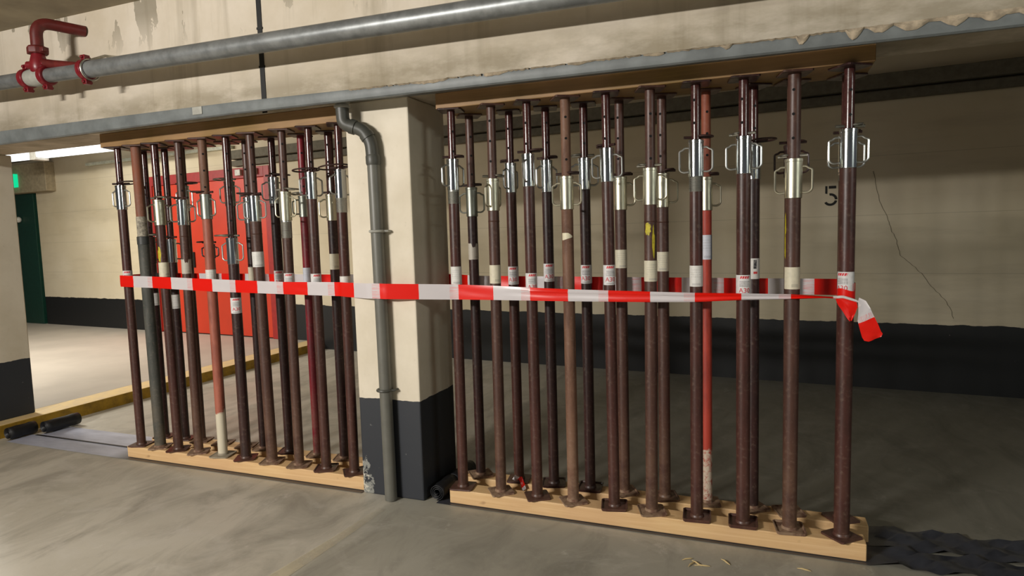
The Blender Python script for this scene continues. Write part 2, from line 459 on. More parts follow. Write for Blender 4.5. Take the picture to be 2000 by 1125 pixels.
# bay, row, index, x, y, lean, sleeve bottom, sleeve top, sleeve, outer, inner, handle angle, sticker, thread foot, radii, base plate, pin
PROPS = [
    ('R', 'F', 0, -0.34, 0, 0.007, 1.59, 1.749, 'bright', 'maroon', 'maroon', 65, (1.1, 1.194, 'whitelab'), 1.52, 0.0275, 0.031, 0.02, (8, 0, 'maroon'), (20, 0.03, 'maroon')),
    ('R', 'F', 1, -0.118, 0, 0.008, 1.475, 1.637, 'dull', 'brown', 'brown', 80, (1.106, 1.2, 'cream'), 0, 0.028, 0.0315, 0.0225, (38, 0, 'rust'), (30, 0.025, 'steel')),
    ('R', 'F', 2, 0.085, 0, -0.004, 1.586, 1.746, 'bright', 'maroon', 'maroon', 95, (1.086, 1.158, 'red'), 0, 0.028, 0.032, 0.0205, (30, 0, 'maroon'), (10, 0.045, 'maroon')),
    ('R', 'F', 3, 0.277, 0, 0.0, 1.466, 1.626, 'dull', 'rust', 'rust', 0, (1.318, 1.353, 'torn'), 0, 0.0285, 0.033, 0.0235, (35, 0, 'rust'), (0, 0.035, 'maroon')),
    ('R', 'F', 4, 0.487, 0, -0.012, 1.587, 1.745, 'bright', 'maroon', 'maroon', 0, (1.1, 1.195, 'red'), 0, 0.0275, 0.0325, 0.0205, (12, 0.014, 'maroon'), (150, 0.03, 'maroon')),
    ('R', 'F', 5, 0.67, 0, 0.011, 1.471, 1.64, 'dull', 'brown', 'brown', 5, (1.117, 1.214, 'creamlab'), 0, 0.029, 0.0335, 0.023, (20, 0.01, 'rust'), (170, 0.03, 'steel')),
    ('R', 'F', 6, 0.88, 0, 0.003, 1.587, 1.75, 'bright', 'maroon', 'maroon', -5, (1.094, 1.189, 'whitelab'), 1.521, 0.0285, 0.0335, 0.021, (5, 0.016, 'maroon'), (20, 0.045, 'maroon')),
    ('R', 'F', 7, 1.084, 0, -0.0, 1.588, 1.75, 'bright', 'maroon', 'maroon', 0, (1.068, 1.146, 'red'), 0, 0.03, 0.0335, 0.021, (3, 0.016, 'maroon'), (160, 0.025, 'steel')),
    ('R', 'F', 8, 1.28, 0, 0.006, 1.473, 1.64, 'dull', 'brown', 'brown', -12, (1.084, 1.179, 'cream'), 0, 0.0305, 0.035, 0.0265, (8, 0.014, 'rust'), (160, 0.03, 'steel')),
    ('R', 'F', 9, 1.489, 0, 0.004, 1.587, 1.747, 'bright', 'maroon', 'maroon', 0, (1.083, 1.158, 'red'), 0, 0.0315, 0.0345, 0.0205, (42, 0, 'maroon'), (20, 0.03, 'steel')),
    ('R', 'B', 0, -0.319, 0.187, 0, 1.456, 1.614, 'grey', 'dark', 'brown', 5, (1.22, 1.311, 'torngrey'), 0, 0.027, 0.031, 0.022, (40, 0.01, 'rust'), (0, 0.03, 'maroon')),
    ('R', 'B', 1, -0.087, 0.187, 0, 1.574, 1.729, 'bright', 'maroon', 'maroon', 80, (1.085, 1.181, 'red'), 0, 0.0275, 0.031, 0.0205, (10, 0, 'maroon'), (170, 0.03, 'maroon')),
    ('R', 'B', 2, 0.115, 0.187, 0, 1.566, 1.731, 'bright', 'dark', 'dark', 60, (1.101, 1.195, 'red'), 0, 0.0275, 0.031, 0.0205, (15, 0.012, 'dark'), (0, 0.03, 'maroon')),
    ('R', 'B', 3, 0.317, 0.187, 0, 1.569, 1.728, 'bright', 'dark', 'dark', 30, (1.091, 1.186, 'red'), 0, 0.0275, 0.032, 0.0205, (5, 0.014, 'dark'), (180, 0.04, 'steel')),
    ('R', 'B', 4, 0.499, 0.187, 0, 1.459, 1.623, 'dull', 'brown', 'brown', 15, (1.169, 1.261, 'creamlab'), 0, 0.0285, 0.033, 0.0225, (30, 0.012, 'rust'), (20, 0.03, 'maroon')),
    ('R', 'B', 5, 0.706, 0.187, 0, 1.463, 1.628, 'dull', 'brown', 'brown', 0, (1.152, 1.247, 'creamlab'), 0, 0.0285, 0.033, 0.0225, (20, 0.012, 'brown'), (10, 0.03, 'maroon')),
    ('R', 'B', 6, 0.911, 0.187, 0, 1.44, 1.598, 'dull', 'red', 'orange', 20, (1.207, 1.324, 'blue'), 0, 0.025, 0.029, 0.0215, (12, 0, 'rust'), (10, 0.03, 'maroon')),
    ('R', 'B', 7, 1.121, 0.187, 0, 1.574, 1.736, 'bright', 'dark', 'dark', 70, (1.114, 1.21, 'redside'), 0, 0.0285, 0.033, 0.021, (35, 0.01, 'rust'), (0, 0.07, 'maroon')),
    ('R', 'B', 8, 1.283, 0.187, 0, 1.576, 1.719, 'painted', 'brown', 'brown', 10, None, 0, 0.0285, 0.033, 0.021, (20, 0.01, 'rust'), (10, 0.03, 'maroon')),
    ('R', 'B', 9, 1.503, 0.187, 0, 1.583, 1.746, 'bright', 'maroon', 'maroon', 5, None, 1.548, 0.0285, 0.033, 0.0205, (30, 0.0, 'maroon'), (10, 0.03, 'maroon')),
    ('L', 'F', 0, -2.765, 0, -0.005, 1.587, 1.745, 'bright', 'maroon', 'maroon', 5, (1.145, 1.186, 'red'), 0, 0.0275, 0.0315, 0.0205, (15, 0, 'maroon'), (20, 0.06, 'maroon')),
    ('L', 'F', 1, -2.587, 0, -0.018, 1.364, 1.404, 'collar', 'greytube', 'rustgrey', None, None, 1.523, 0.034, 0.0365, 0.0295, (30, 0, 'rust'), None),
    ('L', 'F', 2, -2.424, 0, -0.016, 1.475, 1.637, 'dull', 'maroon', 'maroon', 75, (1.144, 1.237, 'cream'), 0, 0.029, 0.0335, 0.0225, (30, 0.008, 'maroon'), (10, 0.05, 'steel')),
    ('L', 'F', 3, -2.245, 0, 0.011, 1.469, 1.628, 'bright', 'brown', 'brown', 60, (1.183, 1.257, 'torngrey'), 0, 0.0275, 0.0325, 0.0235, (35, 0, 'rust'), (180, 0.06, 'maroon')),
    ('L', 'F', 4, -2.04, 0, 0.003, 1.5, 1.653, 'grey', 'redrust', 'rust', 0, (1.144, 1.188, 'whitelab'), 0, 0.0285, 0.033, 0.0255, (15, 0.01, 'whitedirt'), (190, 0.05, 'maroon')),
    ('L', 'F', 5, -1.851, 0, 0.002, 1.221, 1.381, 'bright', 'dark', 'maroon', 8, (0.919, 1.015, 'red'), 0, 0.0305, 0.0335, 0.021, (30, 0.008, 'maroon'), (185, 0.06, 'steel')),
    ('L', 'F', 6, -1.643, 0, -0.019, 1.472, 1.625, 'bright', 'brown', 'brown', 10, (1.202, 1.293, 'whitelab'), 0, 0.0325, 0.0335, 0.0235, (20, 0.01, 'rust'), (180, 0.06, 'maroon')),
    ('L', 'F', 7, -1.437, 0, 0.011, 1.47, 1.638, 'dull', 'brown', 'brown', 0, (1.125, 1.164, 'red'), 1.369, 0.0285, 0.034, 0.022, (20, 0.008, 'rust'), (10, 0.04, 'steel')),
    ('L', 'F', 8, -1.239, 0, 0.002, 1.585, 1.737, 'bright', 'maroon', 'maroon', 70, (1.122, 1.16, 'red'), 0, 0.0285, 0.0325, 0.021, (25, 0.012, 'maroon'), (170, 0.075, 'maroon')),
    ('L', 'F', 9, -1.041, 0, 0.007, 1.581, 1.741, 'bright', 'maroon', 'maroon', 75, (1.113, 1.145, 'whitelab'), 1.502, 0.0285, 0.0325, 0.021, (40, 0.01, 'maroon'), (180, 0.085, 'maroon')),
    ('L', 'B', 0, -2.767, 0.187, 0, 1.223, 1.405, 'painted', 'dark', 'dark', 20, (0.933, 1.018, 'whitelab'), 0, 0.0285, 0.0325, 0.021, (20, 0, 'maroon'), (10, 0.06, 'steel')),
    ('L', 'B', 1, -2.573, 0.187, 0, 1.228, 1.387, 'bright', 'dark', 'maroon', 60, (0.974, 1.009, 'whitelab'), 0, 0.0285, 0.0325, 0.021, (20, 0, 'maroon'), (180, 0.06, 'maroon')),
    ('L', 'B', 2, -2.423, 0.187, 0, 1.569, 1.737, 'bright', 'brown', 'brown', 0, None, 0, 0.0275, 0.032, 0.0225, (20, 0, 'rust'), (20, 0.05, 'maroon')),
    ('L', 'B', 3, -2.229, 0.187, 0, 1.251, 1.345, 'painted', 'brown', 'brown', 0, None, 0, 0.0275, 0.032, 0.0225, (20, 0, 'rust'), (180, 0.05, 'maroon')),
    ('L', 'B', 4, -2.028, 0.187, 0, 1.586, 1.742, 'grey', 'brown', 'brown', 10, None, 0, 0.0275, 0.032, 0.0225, (20, 0, 'rust'), (180, 0.06, 'steel')),
    ('L', 'B', 5, -1.878, 0.187, 0, 1.47, 1.634, 'bright', 'dark', 'brown', 30, (1.12, 1.192, 'cream'), 0, 0.0285, 0.0325, 0.022, (20, 0.01, 'rust'), (15, 0.05, 'maroon')),
    ('L', 'B', 6, -1.671, 0.187, 0, 1.584, 1.748, 'bright', 'dark', 'maroon', 60, (1.119, 1.168, 'red'), 0, 0.0285, 0.0325, 0.021, (20, 0.01, 'dark'), (10, 0.06, 'maroon')),
    ('L', 'B', 7, -1.446, 0.187, 0, 1.494, 1.623, 'grey', 'darkred', 'darkred', 60, (1.116, 1.185, 'blue'), 0, 0.0285, 0.0325, 0.022, (20, 0.01, 'rust'), (170, 0.05, 'steel')),
    ('L', 'B', 8, -1.242, 0.187, 0, 1.465, 1.622, 'dull', 'dark', 'dark', 40, (1.173, 1.267, 'cream'), 0, 0.0305, 0.034, 0.025, (20, 0.01, 'rust'), (10, 0.05, 'maroon')),
]

# ------------------------------------------------------------------ the setting
def yw(x): return 3.42 - 0.085 * x          # the back wall runs slightly askew

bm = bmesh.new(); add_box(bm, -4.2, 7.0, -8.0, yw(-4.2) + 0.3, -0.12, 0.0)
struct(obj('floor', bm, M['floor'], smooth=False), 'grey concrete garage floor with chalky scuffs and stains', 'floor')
bm = bmesh.new(); add_box(bm, -19.0, -4.46, -8.0, yw(-19) + 0.3, -0.12, 0.099)
struct(obj('floor_walkway', bm, M['walkway'], smooth=False), 'pale raised concrete walkway behind the yellow kerb', 'floor')
bm = bmesh.new(); add_box(bm, -4.46, -4.2, -8.0, yw(-4.3), -0.12, 0.1)
struct(obj('trim_1', bm, M['kerb'], smooth=False, bevel=0.008), 'yellow painted kerb edging the raised walkway', 'kerb')
bm = bmesh.new(); add_box(bm, -19.0, 7.0, -8.0, 5.4, 2.92, 3.05)
struct(obj('ceiling', bm, M['ceiling'], smooth=False), 'raw concrete garage ceiling', 'ceiling')

def wall_piece(bm, x0, x1, z0, z1, d0=0.0, d1=0.2):
    vs = [bm.verts.new((x, yw(x) + d, z)) for x in (x0, x1) for d in (d0, d1) for z in (z0, z1)]
    for f in ((0, 1, 3, 2), (4, 6, 7, 5), (0, 4, 5, 1), (2, 3, 7, 6), (0, 2, 6, 4), (1, 5, 7, 3)):
        bm.faces.new([vs[i] for i in f])

bm = bmesh.new(); wall_piece(bm, -10.45, 7.0, 0.0, 2.92)
wall = struct(obj('wall_back', bm, M['wall'], smooth=False), 'cream painted back wall with black painted lower band', 'wall')
bm = bmesh.new(); wall_piece(bm, -19.0, -10.45, 0.0, 2.92, 0.04)
struct(obj('wall_left', bm, M['wall'], smooth=False), 'cream wall piece around the green door', 'wall')
# crack in the wall: a thin dark groove line
bm = bmesh.new()
cr = [(2.03, 1.88), (2.06, 1.74), (2.09, 1.59), (2.15, 1.46), (2.17, 1.38), (2.207, 1.30), (2.225, 1.21), (2.247, 1.15), (2.33, 1.07), (2.396, 1.0), (2.47, 0.90), (2.544, 0.81), (2.60, 0.72), (2.64, 0.60)]
pts = []
for (a, b) in zip(cr, cr[1:]):
    for k in range(4):
        t = k / 4
        pts.append((a[0] + (b[0] - a[0]) * t + random.uniform(-.006, .006), a[1] + (b[1] - a[1]) * t + random.uniform(-.006, .006)))
for (a, b) in zip(pts, pts[1:]):
    w = 0.002
    vs = [bm.verts.new((px + s * w, yw(px) - 0.002, pz)) for (px, pz, s) in ((a[0], a[1], -1), (a[0], a[1], 1), (b[0], b[1], 1), (b[0], b[1], -1))]
    bm.faces.new(vs)
obj('wall_crack', bm, M['hole_soft'], wall, smooth=False)
# stencilled number five
bm = bmesh.new()
def poly(pts2, x0, z0, s):
    vs = [bm.verts.new((x0 + a * s, yw(x0 + a * s) - 0.002, z0 + b * s)) for a, b in pts2]
    bm.faces.new(vs)
X0, Z0, S5 = 1.665, 1.598, 0.172
poly([(0.0, 0.62), (0.10, 0.60), (0.10, 1.0), (0.0, 1.0)], X0, Z0, S5)
poly([(0.16, 0.86), (0.50, 0.86), (0.50, 1.0), (0.16, 1.0)], X0, Z0, S5)
def arc(c, r0, r1, a0, a1, n=10):
    for k in range(n):
        t0 = math.radians(a0 + (a1 - a0) * k / n); t1 = math.radians(a0 + (a1 - a0) * (k + 1) / n)
        poly([(c[0] + r0 * math.cos(t0), c[1] + r0 * math.sin(t0)), (c[0] + r1 * math.cos(t0), c[1] + r1 * math.sin(t0)),
              (c[0] + r1 * math.cos(t1), c[1] + r1 * math.sin(t1)), (c[0] + r0 * math.cos(t1), c[1] + r0 * math.sin(t1))], X0, Z0, S5)
arc((0.24, 0.31), 0.20, 0.32, 100, 0, 10)
arc((0.24, 0.31), 0.20, 0.32, -12, -150, 12)
num = obj('painted_number', bm, M['black_num'], wall, smooth=False)
num['label'] = 'black stencilled number 5'

# dark duct-like ledges high on the back wall
for k, (za, zb, d) in enumerate(((2.455, 2.53, 0.07), (2.545, 2.66, 0.12))):
    bm = bmesh.new(); wall_piece(bm, -5.6, 7.0, za, zb, -d, 0.0)
    struct(obj('trim_%d' % (2 + k), bm, M['trimdark'], smooth=False, bevel=0.006), ('lower' if k == 0 else 'upper') + ' dark ledge along the top of the back wall', 'ledge')
bm = bmesh.new(); wall_piece(bm, -11.4, -9.85, 2.36, 2.84, -0.16, 0.03)
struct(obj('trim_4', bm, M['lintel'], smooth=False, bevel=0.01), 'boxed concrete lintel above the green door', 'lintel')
bm = bmesh.new(); wall_piece(bm, -8.9, -5.6, 2.70, 2.745, -0.06, 0.0)
tag(obj('cable_trunking', bm, M['trunk'], smooth=False, bevel=0.004), 'thin pale cable trunking along the top of the far left wall', 'cable trunking')

# concrete beam, column, pillar
bm = bmesh.new(); add_box(bm, -6.5, 5.0, -0.07, 0.26, 2.16, 2.92)
beam = struct(obj('concrete_beam', bm, M['beam'], smooth=False), 'cream painted concrete downstand beam with damp stains', 'beam')
bm = bmesh.new(); add_box(bm, -1.488, -1.456, -0.0745, -0.0695, 2.16, 2.92)
for k in range(3):
    add_box(bm, -1.492, -1.452, -0.077, -0.0695, 2.62 - k * 0.21, 2.632 - k * 0.21)
obj('joint_seal', bm, M['blackseal'], beam, smooth=False)
bm = bmesh.new(); add_box(bm, -0.935, -0.545, -0.07, 0.33, 0.0, 2.16)
struct(obj('concrete_column', bm, M['column'], smooth=False, bevel=0.008), 'cream concrete column with black painted foot between the prop rows', 'column')
bm = bmesh.new(); add_box(bm, -4.80, -4.34, -0.10, 0.30, 0.1, 2.16)
struct(obj('concrete_pillar', bm, M['column_left'], smooth=False, bevel=0.008), 'grey white concrete pillar with black foot at the left edge', 'pillar')

# red steel double door
d = struct(thing('door_1', 'red steel double door in the far left wall', 'door', (0, 0, 0)))
def wbox(name, x0, x1, z0, z1, d0, d1, mat, parent, bev=0.004):
    bm = bmesh.new(); wall_piece(bm, x0, x1, z0, z1, d0, d1)
    return obj(name, bm, mat, parent, smooth=False, bevel=bev)
bm = bmesh.new()
wall_piece(bm, -7.44, -7.34, 0.1, 2.43, -0.05, 0.02); wall_piece(bm, -5.04, -4.94, 0.1, 2.43, -0.05, 0.02); wall_piece(bm, -7.34, -5.04, 2.29, 2.43, -0.05, 0.02)
obj('door_frame', bm, M['door_red2'], d, smooth=False, bevel=0.004)
lf = wbox('door_leaf', -7.335, -6.125, 0.115, 2.285, -0.035, 0.0, M['door_red'], d)
rl = wbox('door_leaf', -6.115, -5.045, 0.115, 2.285, -0.035, 0.0, M['door_red'], d)
bm = bmesh.new()
add_box(bm, -6.60, -6.50, yw(-6.5) - 0.05, yw(-6.5) - 0.035, 1.08, 1.30)
add_tube(bm, rounded([(-6.55, yw(-6.5) - 0.04, 1.22), (-6.55, yw(-6.5) - 0.10, 1.22), (-6.70, yw(-6.6) - 0.10, 1.22)], 0.02), 0.014, 8)
h = obj('door_handle', bm, M['blackmetal'], lf)
h['label'] = 'black lever handle'
for (xa, xb) in ((-5.53, -5.43), (-5.215, -5.14)):
    b = wbox('door_closer', xa, xb, 2.325, 2.405, -0.09, -0.035, M['whitebox'], rl)
    b['label'] = 'white door closer part'
# green door in the far corner
d2 = struct(thing('door_2', 'dark green door in the far left corner under the exit sign', 'door', (0, 0, 0)))
bm = bmesh.new(); wall_piece(bm, -11.9, -10.50, 0.1, 2.36, -0.03, 0.05)
lf2 = obj('door_leaf', bm, M['door_green'], d2, smooth=False, bevel=0.004)
bm = bmesh.new(); bmesh.ops.create_uvsphere(bm, u_segments=12, v_segments=8, radius=0.05)
bmesh.ops.translate(bm, verts=bm.verts, vec=(-10.93, yw(-10.93) - 0.07, 1.92))
obj('door_fitting', bm, M['whitebox'], lf2)
# exit sign
t = thing('exit_sign', 'small glowing green exit sign above the green door', 'sign', (0, 0, 0))
wbox('sign_box', -11.08, -10.65, 2.46, 2.68, -0.22, -0.161, M['signgreen'], t)
bm = bmesh.new()
def pw(pts2):
    bm.faces.new([bm.verts.new((a + 0.28, yw(a + 0.28) - 0.222, b)) for a, b in pts2])
pw([(-11.05, 2.50), (-11.02, 2.50), (-11.00, 2.56), (-11.03, 2.58)]); pw([(-11.08, 2.57), (-11.02, 2.56), (-11.01, 2.62), (-11.06, 2.63)])
pw([(-11.06, 2.635), (-11.03, 2.635), (-11.03, 2.66), (-11.06, 2.66)]); pw([(-11.12, 2.59), (-11.07, 2.59), (-11.07, 2.61), (-11.12, 2.61)])
pw([(-11.10, 2.50), (-11.07, 2.50), (-11.045, 2.57), (-11.075, 2.57)]); pw([(-11.30, 2.56), (-11.2, 2.52), (-11.2, 2.62)])
obj('sign_symbol', bm, M['signwhite'], t, smooth=False)
# glowing strip light beyond the beam on the left
t = thing('strip_light', 'long glowing white strip light under the ceiling beyond the left props', 'ceiling light', (0, 0, 0))
bm = bmesh.new(); add_box(bm, -9.3, -6.45, 3.0, 3.16, 2.69, 2.90)
obj('diffuser', bm, M['lamp'], t, smooth=False, bevel=0.01)
bm = bmesh.new(); add_box(bm, -9.35, -6.4, 3.02, 3.14, 2.901, 2.92)
obj('housing', bm, M['whitebox'], t, smooth=False, bevel=0.005)
bm = bmesh.new(); add_box(bm, -8.42, -8.30, 2.985, 3.175, 2.655, 2.9)
obj('end_cap', bm, M['whitebox'], t, smooth=False, bevel=0.005)

# ------------------------------------------------------------------ pale parking line on the floor
bm = bmesh.new()
lp = [(-0.85, -1.25), (-0.74, -1.25), (-0.70, -0.55), (-0.69, -0.22), (-0.735, -0.22), (-0.765, -0.6), (-0.80, -0.9)]
bm.faces.new([bm.verts.new((a, b, 0.002)) for a, b in lp])
struct(obj('trim_5', bm, M['line_worn'], smooth=False), 'worn pale parking line on the floor', 'floor marking')

# ------------------------------------------------------------------ gutter, pipes
def tab1(tab, x):
    for a, b in zip(tab, tab[1:]):
        if a[0] <= x <= b[0]:
            return a[1] + (b[1] - a[1]) * (x - a[0]) / (b[0] - a[0])
    return tab[0][1] if x < tab[0][0] else tab[-1][1]
def gz(x): return tab1([(-5.5, 2.20), (-3.8, 2.20), (-1.5, 2.187), (-0.5, 2.168), (0.1, 2.165), (1.2, 2.155), (2.0, 2.155), (4.0, 2.15)], x)
GF = -0.28
t = thing('gutter', 'grey rain gutter along the foot of the beam with peeling sealant on its right part', 'gutter', (0, -0.15, 2.13))
def gb(x): return tab1([(-5.5, 2.105), (-3.8, 2.112), (-1.5, 2.126), (0.0, 2.115), (1.2, 2.102), (2.0, 2.094), (4.0, 2.08)], x)
def gut_prof(x):
    zt = gz(x); zb = gb(x)
    o = [(-0.078, zt - 0.01), (-0.078, min(zt - 0.015, zb + 0.058)), (-0.235, zb + 0.010), (-0.25, zb + 0.001), (-0.266, zb), (-0.275, zb + 0.006), (-0.279, zb + 0.02), (GF, zt - 0.006), (-0.278, zt), (-0.272, zt - 0.004)]
    i = [(-0.272, zb + 0.025), (-0.262, zb + 0.012), (-0.24, zb + 0.018), (-0.11, min(zt - 0.012, zb + 0.056)), (-0.084, zt - 0.008), (-0.083, zt - 0.006)]
    return o + i
bm = bmesh.new(); rings = []
xs = [-5.5 + 0.1 * k for k in range(91)]
for x in xs:
    rings.append([bm.verts.new((x, y + 0.15, z - 2.13)) for y, z in gut_prof(x)])
for a, b in zip(rings, rings[1:]):
    for k in range(len(a)):
        bm.faces.new((a[k], a[(k + 1) % len(a)], b[(k + 1) % len(b)], b[k]))
bm.faces.new(rings[0]); bm.faces.new(rings[-1][::-1])
obj('trough', bm, M['gutter'], t)
# pale joint on the trough
bm = bmesh.new()
add_box(bm, -1.79, -1.72, -0.1345, -0.129, gb(-1.75) - 2.13 + 0.02, gz(-1.75) - 2.13 - 0.002)
obj('joint_strip', bm, M['greyfit'], t, smooth=False, bevel=0.002)
# peeling sealant hanging over the front lip
bm = bmesh.new()
R2 = random.Random(3)
xs = [-0.75 + 0.012 * k for k in range(330)]
amp = 0.0; prev = None; lob = {}
for c, w, h_ in ((1.03, .02, .014), (1.30, .024, .030), (1.475, .028, .034), (1.56, .035, .018), (1.66, .05, .022), (1.79, .04, .022), (1.90, .04, .018), (2.02, .05, .016), (2.2, .06, .02), (2.4, .05, .018), (0.42, .05, .006), (0.02, .08, .010), (-0.3, .1, .008), (0.75, .05, .008)):
    lob[c] = (w, h_)
for i, x in enumerate(xs):
    base = 0.0005 + 0.012 * max(0, min(1, (x - 1.4) / 0.6))
    d_ = base + sum(h_ * max(0, 1 - ((x - c) / w) ** 2) for c, (w, h_) in lob.items()) + R2.uniform(-.002, .003)
    zt = gz(x) + 0.003 + R2.uniform(-.001, .002)
    row = [bm.verts.new((x, y + 0.15, z - 2.13)) for y, z in ((GF + 0.016, zt), (GF - 0.003, zt - 0.003), (GF - 0.009 - R2.uniform(0, .004), zt - 0.005 - d_ * 0.5), (GF - 0.005, zt - 0.006 - d_), (GF - 0.002, zt - 0.008 - d_))]
    if prev:
        for k in range(4):
            bm.faces.new((prev[k], prev[k + 1], row[k + 1], row[k]))
    prev = row if (x > 0.95 or R2.random() > 0.06) else None
s = obj('sealant', bm, M['sealant'], t)
s['label'] = 'cream peeling sealant'

# sprinkler pipe with couplings and red riser
t = thing('sprinkler_pipe', 'thick galvanized pipe running along the beam with red couplings and a red riser at left', 'pipe', (0, -0.30, 2.44))
def pz(x): return -0.001 - 0.0152 * x + 0.001
bm = bmesh.new()
P = lambda x: Vector((x, 0, pz(x)))
N = 40
add_tube(bm, [P(-2.60 + (4.6) * k / N) for k in range(N + 1)], 0.0485, 28)
obj('pipe_run', bm, M['pipe'], t)
bm = bmesh.new(); add_tube(bm, [P(-5.5 + (2.39) * k / 10) for k in range(11)], 0.044, 24); add_tube(bm, [P(-2.94), P(-2.75), P(-2.58)], 0.042, 24)
obj('pipe_run', bm, M['pipe'], t)
bm = bmesh.new()
add_tube(bm, [P(-3.115), P(-3.09), P(-3.03), P(-2.96), P(-2.93)], 0.05, 24, radii=[0.045, 0.05, 0.055, 0.05, 0.045])
add_tube(bm, [P(-3.02), P(-3.02) + Vector((0, 0, 0.085))], 0.033, 16)
obj('tee_fitting', bm, M['greyfit'], t)
def coupling(x, r, w):
    bm = bmesh.new()
    add_tube(bm, [P(x - w), P(x - w * 0.8), P(x - w * 0.3), P(x + w * 0.3), P(x + w * 0.8), P(x + w)], r, 28, radii=[r * .9, r, r * .96, r * .96, r, r * .9])
    for s_ in (-1, 1):
        add_box(bm, x - w * 0.8, x + w * 0.8, -0.018, 0.018, pz(x) + s_ * (r + 0.008) - 0.016, pz(x) + s_ * (r + 0.008) + 0.016)
    for f in (-1, 1):
        add_tube(bm, [P(x) + Vector((0, -0.03, f * (r + 0.010))), P(x) + Vector((0, 0.03, f * (r + 0.010)))], 0.009, 8)
    o = obj('coupling', bm, M['redcoup'], t, bevel=0.002)
    o['label'] = 'red pipe coupling'
for x, r, w in ((-3.115, 0.060, 0.022), (-2.935, 0.060, 0.022), (-2.585, 0.061, 0.020)):
    coupling(x, r, w)
# riser
RX = -2.985
bm = bmesh.new()
add_tube(bm, rounded([(RX, -0.01, 0.20), (RX, -0.01, 0.372), (RX + 0.10, 0.23, 0.365)], 0.085, 8), 0.034, 18)
o = obj('riser', bm, M['redpipe'], t); o['label'] = 'dark red bent riser pipe'
bm = bmesh.new()
add_lathe(bm, [(0.038, 0.175), (0.056, 0.178), (0.058, 0.19), (0.058, 0.215), (0.05, 0.222), (0.038, 0.225)], 8, RX, -0.01)
add_box(bm, RX - 0.075, RX + 0.075, -0.03, 0.01, 0.183, 0.212)
o = obj('union_clamp', bm, M['redpipe'], t, bevel=0.004)
bm = bmesh.new()
add_lathe(bm, [(0.036, 0.06), (0.046, 0.075), (0.05, 0.10), (0.047, 0.13), (0.036, 0.175)], 18, RX, -0.01)
add_tube(bm, [(RX - 0.07, -0.03, 0.115), (RX, -0.01, 0.115)], 0.024, 12)
obj('riser_fitting', bm, M['redcoup'], t)
bm = bmesh.new()
add_tube(bm, [(RX + 0.02, -0.005, 0.125), (RX + 0.12, 0.0, 0.105), (RX + 0.36, 0.0, 0.062)], 0.026, 14)
o = obj('brace_pipe', bm, M['redpipe'], t); o['label'] = 'dark red slanting brace'
bm = bmesh.new()
add_tube(bm, [(-2.545, 0, 0.09), (-2.55, 0.10, 0.14), (-2.56, 0.228, 0.16)], 0.008, 8)
add_tube(bm, [(-2.55, 0.06 * math.cos(a), 0.035 + 0.06 * math.sin(a)) for a in [2 * PI * k / 20 for k in range(20)]], 0.005, 6, closed=True)
o = obj('pipe_hanger', bm, M['steel'], t); o['label'] = 'bright metal pipe hanger'

# downpipe on the column
t = thing('downpipe', 'grey downpipe with offset bend on the front of the column', 'pipe', (-0.73, -0.115, 0))
L = lambda x, y, z: (x + 0.73, y + 0.115, z)
bm = bmesh.new(); add_tube(bm, [L(-0.728, -0.110, 0.005), L(-0.734, -0.110, 0.9), L(-0.742, -0.110, 1.86)], 0.0335, 22)
obj('pipe_run', bm, M['downpipe'], t)
bm = bmesh.new()
add_tube(bm, rounded([L(-0.742, -0.110, 1.82), L(-0.748, -0.112, 1.935), L(-0.785, -0.124, 1.998), L(-0.886, -0.154, 2.035), L(-0.887, -0.157, 2.115)], 0.03, 5), 0.0345, 22)
add_tube(bm, [L(-0.742, -0.110, 1.815), L(-0.742, -0.110, 1.825), L(-0.743, -0.110, 1.86), L(-0.743, -0.110, 1.87)], 0.04, 22, radii=[.035, .0385, .0385, .035])
add_tube(bm, [L(-0.760, -0.116, 1.956), L(-0.772, -0.120, 1.977)], 0.039, 22)
add_tube(bm, [L(-0.825, -0.136, 2.013), L(-0.850, -0.1435, 2.022)], 0.039, 22)
obj('offset_bend', bm, M['downfit'], t)
bm = bmesh.new(); zg = gb(-0.887) + 0.034
add_lathe(bm, [(0.037, zg - .04), (0.042, zg - .037), (0.042, zg - .027), (0.034, zg - .025), (0.034, zg - .016), (0.041, zg - .014), (0.041, zg - .003), (0.048, zg - .0005)], 22, -0.157, -0.042)
obj('outlet_collar', bm, M['greyfit'], t)
for z in (1.47, 0.615):
    bm = bmesh.new()
    add_tube(bm, [L(-0.737 + 0.0385 * math.cos(a), -0.110 + 0.0385 * math.sin(a), z) for a in [2 * PI * k / 24 for k in range(24)]], 0.0075, 8, closed=True)
    add_tube(bm, [L(-0.70, -0.113, z), L(-0.68, -0.10, z), L(-0.68, -0.071, z)], 0.006, 8)
    obj('pipe_clamp', bm, M['greyfit' if z > 1 else 'downfit'], t)

# ------------------------------------------------------------------ timbers and membranes
def timber(label, x0, x1, yc, z0, z1, mat, grp, w=0.10):
    bm = bmesh.new(); n = 12
    for k in range(1):
        add_box(bm, 0, x1 - x0, -w / 2, w / 2, 0, z1 - z0)
    o = obj('timber_beam', bm, M[mat], smooth=False, bevel=0.004)
    o.location = (x0, yc, z0)
    tag(o, label, 'timber', grp)
HB = 0.08
timber('pale squared timber on the floor carrying the front row of props left of the column', -2.84, -0.936, 0, 0.004, HB, 'wood', 'timbers on the floor')
timber('pale squared timber on the floor carrying the back row of props left of the column', -2.84, -0.936, 0.187, 0.004, HB, 'wood', 'timbers on the floor')
timber('pale squared timber on the floor carrying the front row of props right of the column', -0.398, 1.58, 0, 0.004, HB, 'wood', 'timbers on the floor')
timber('pale squared timber on the floor carrying the back row of props right of the column', -0.398, 1.612, 0.187, 0.004, HB, 'wood', 'timbers on the floor')
HT = {'L': 1.99, 'R': 2.0}
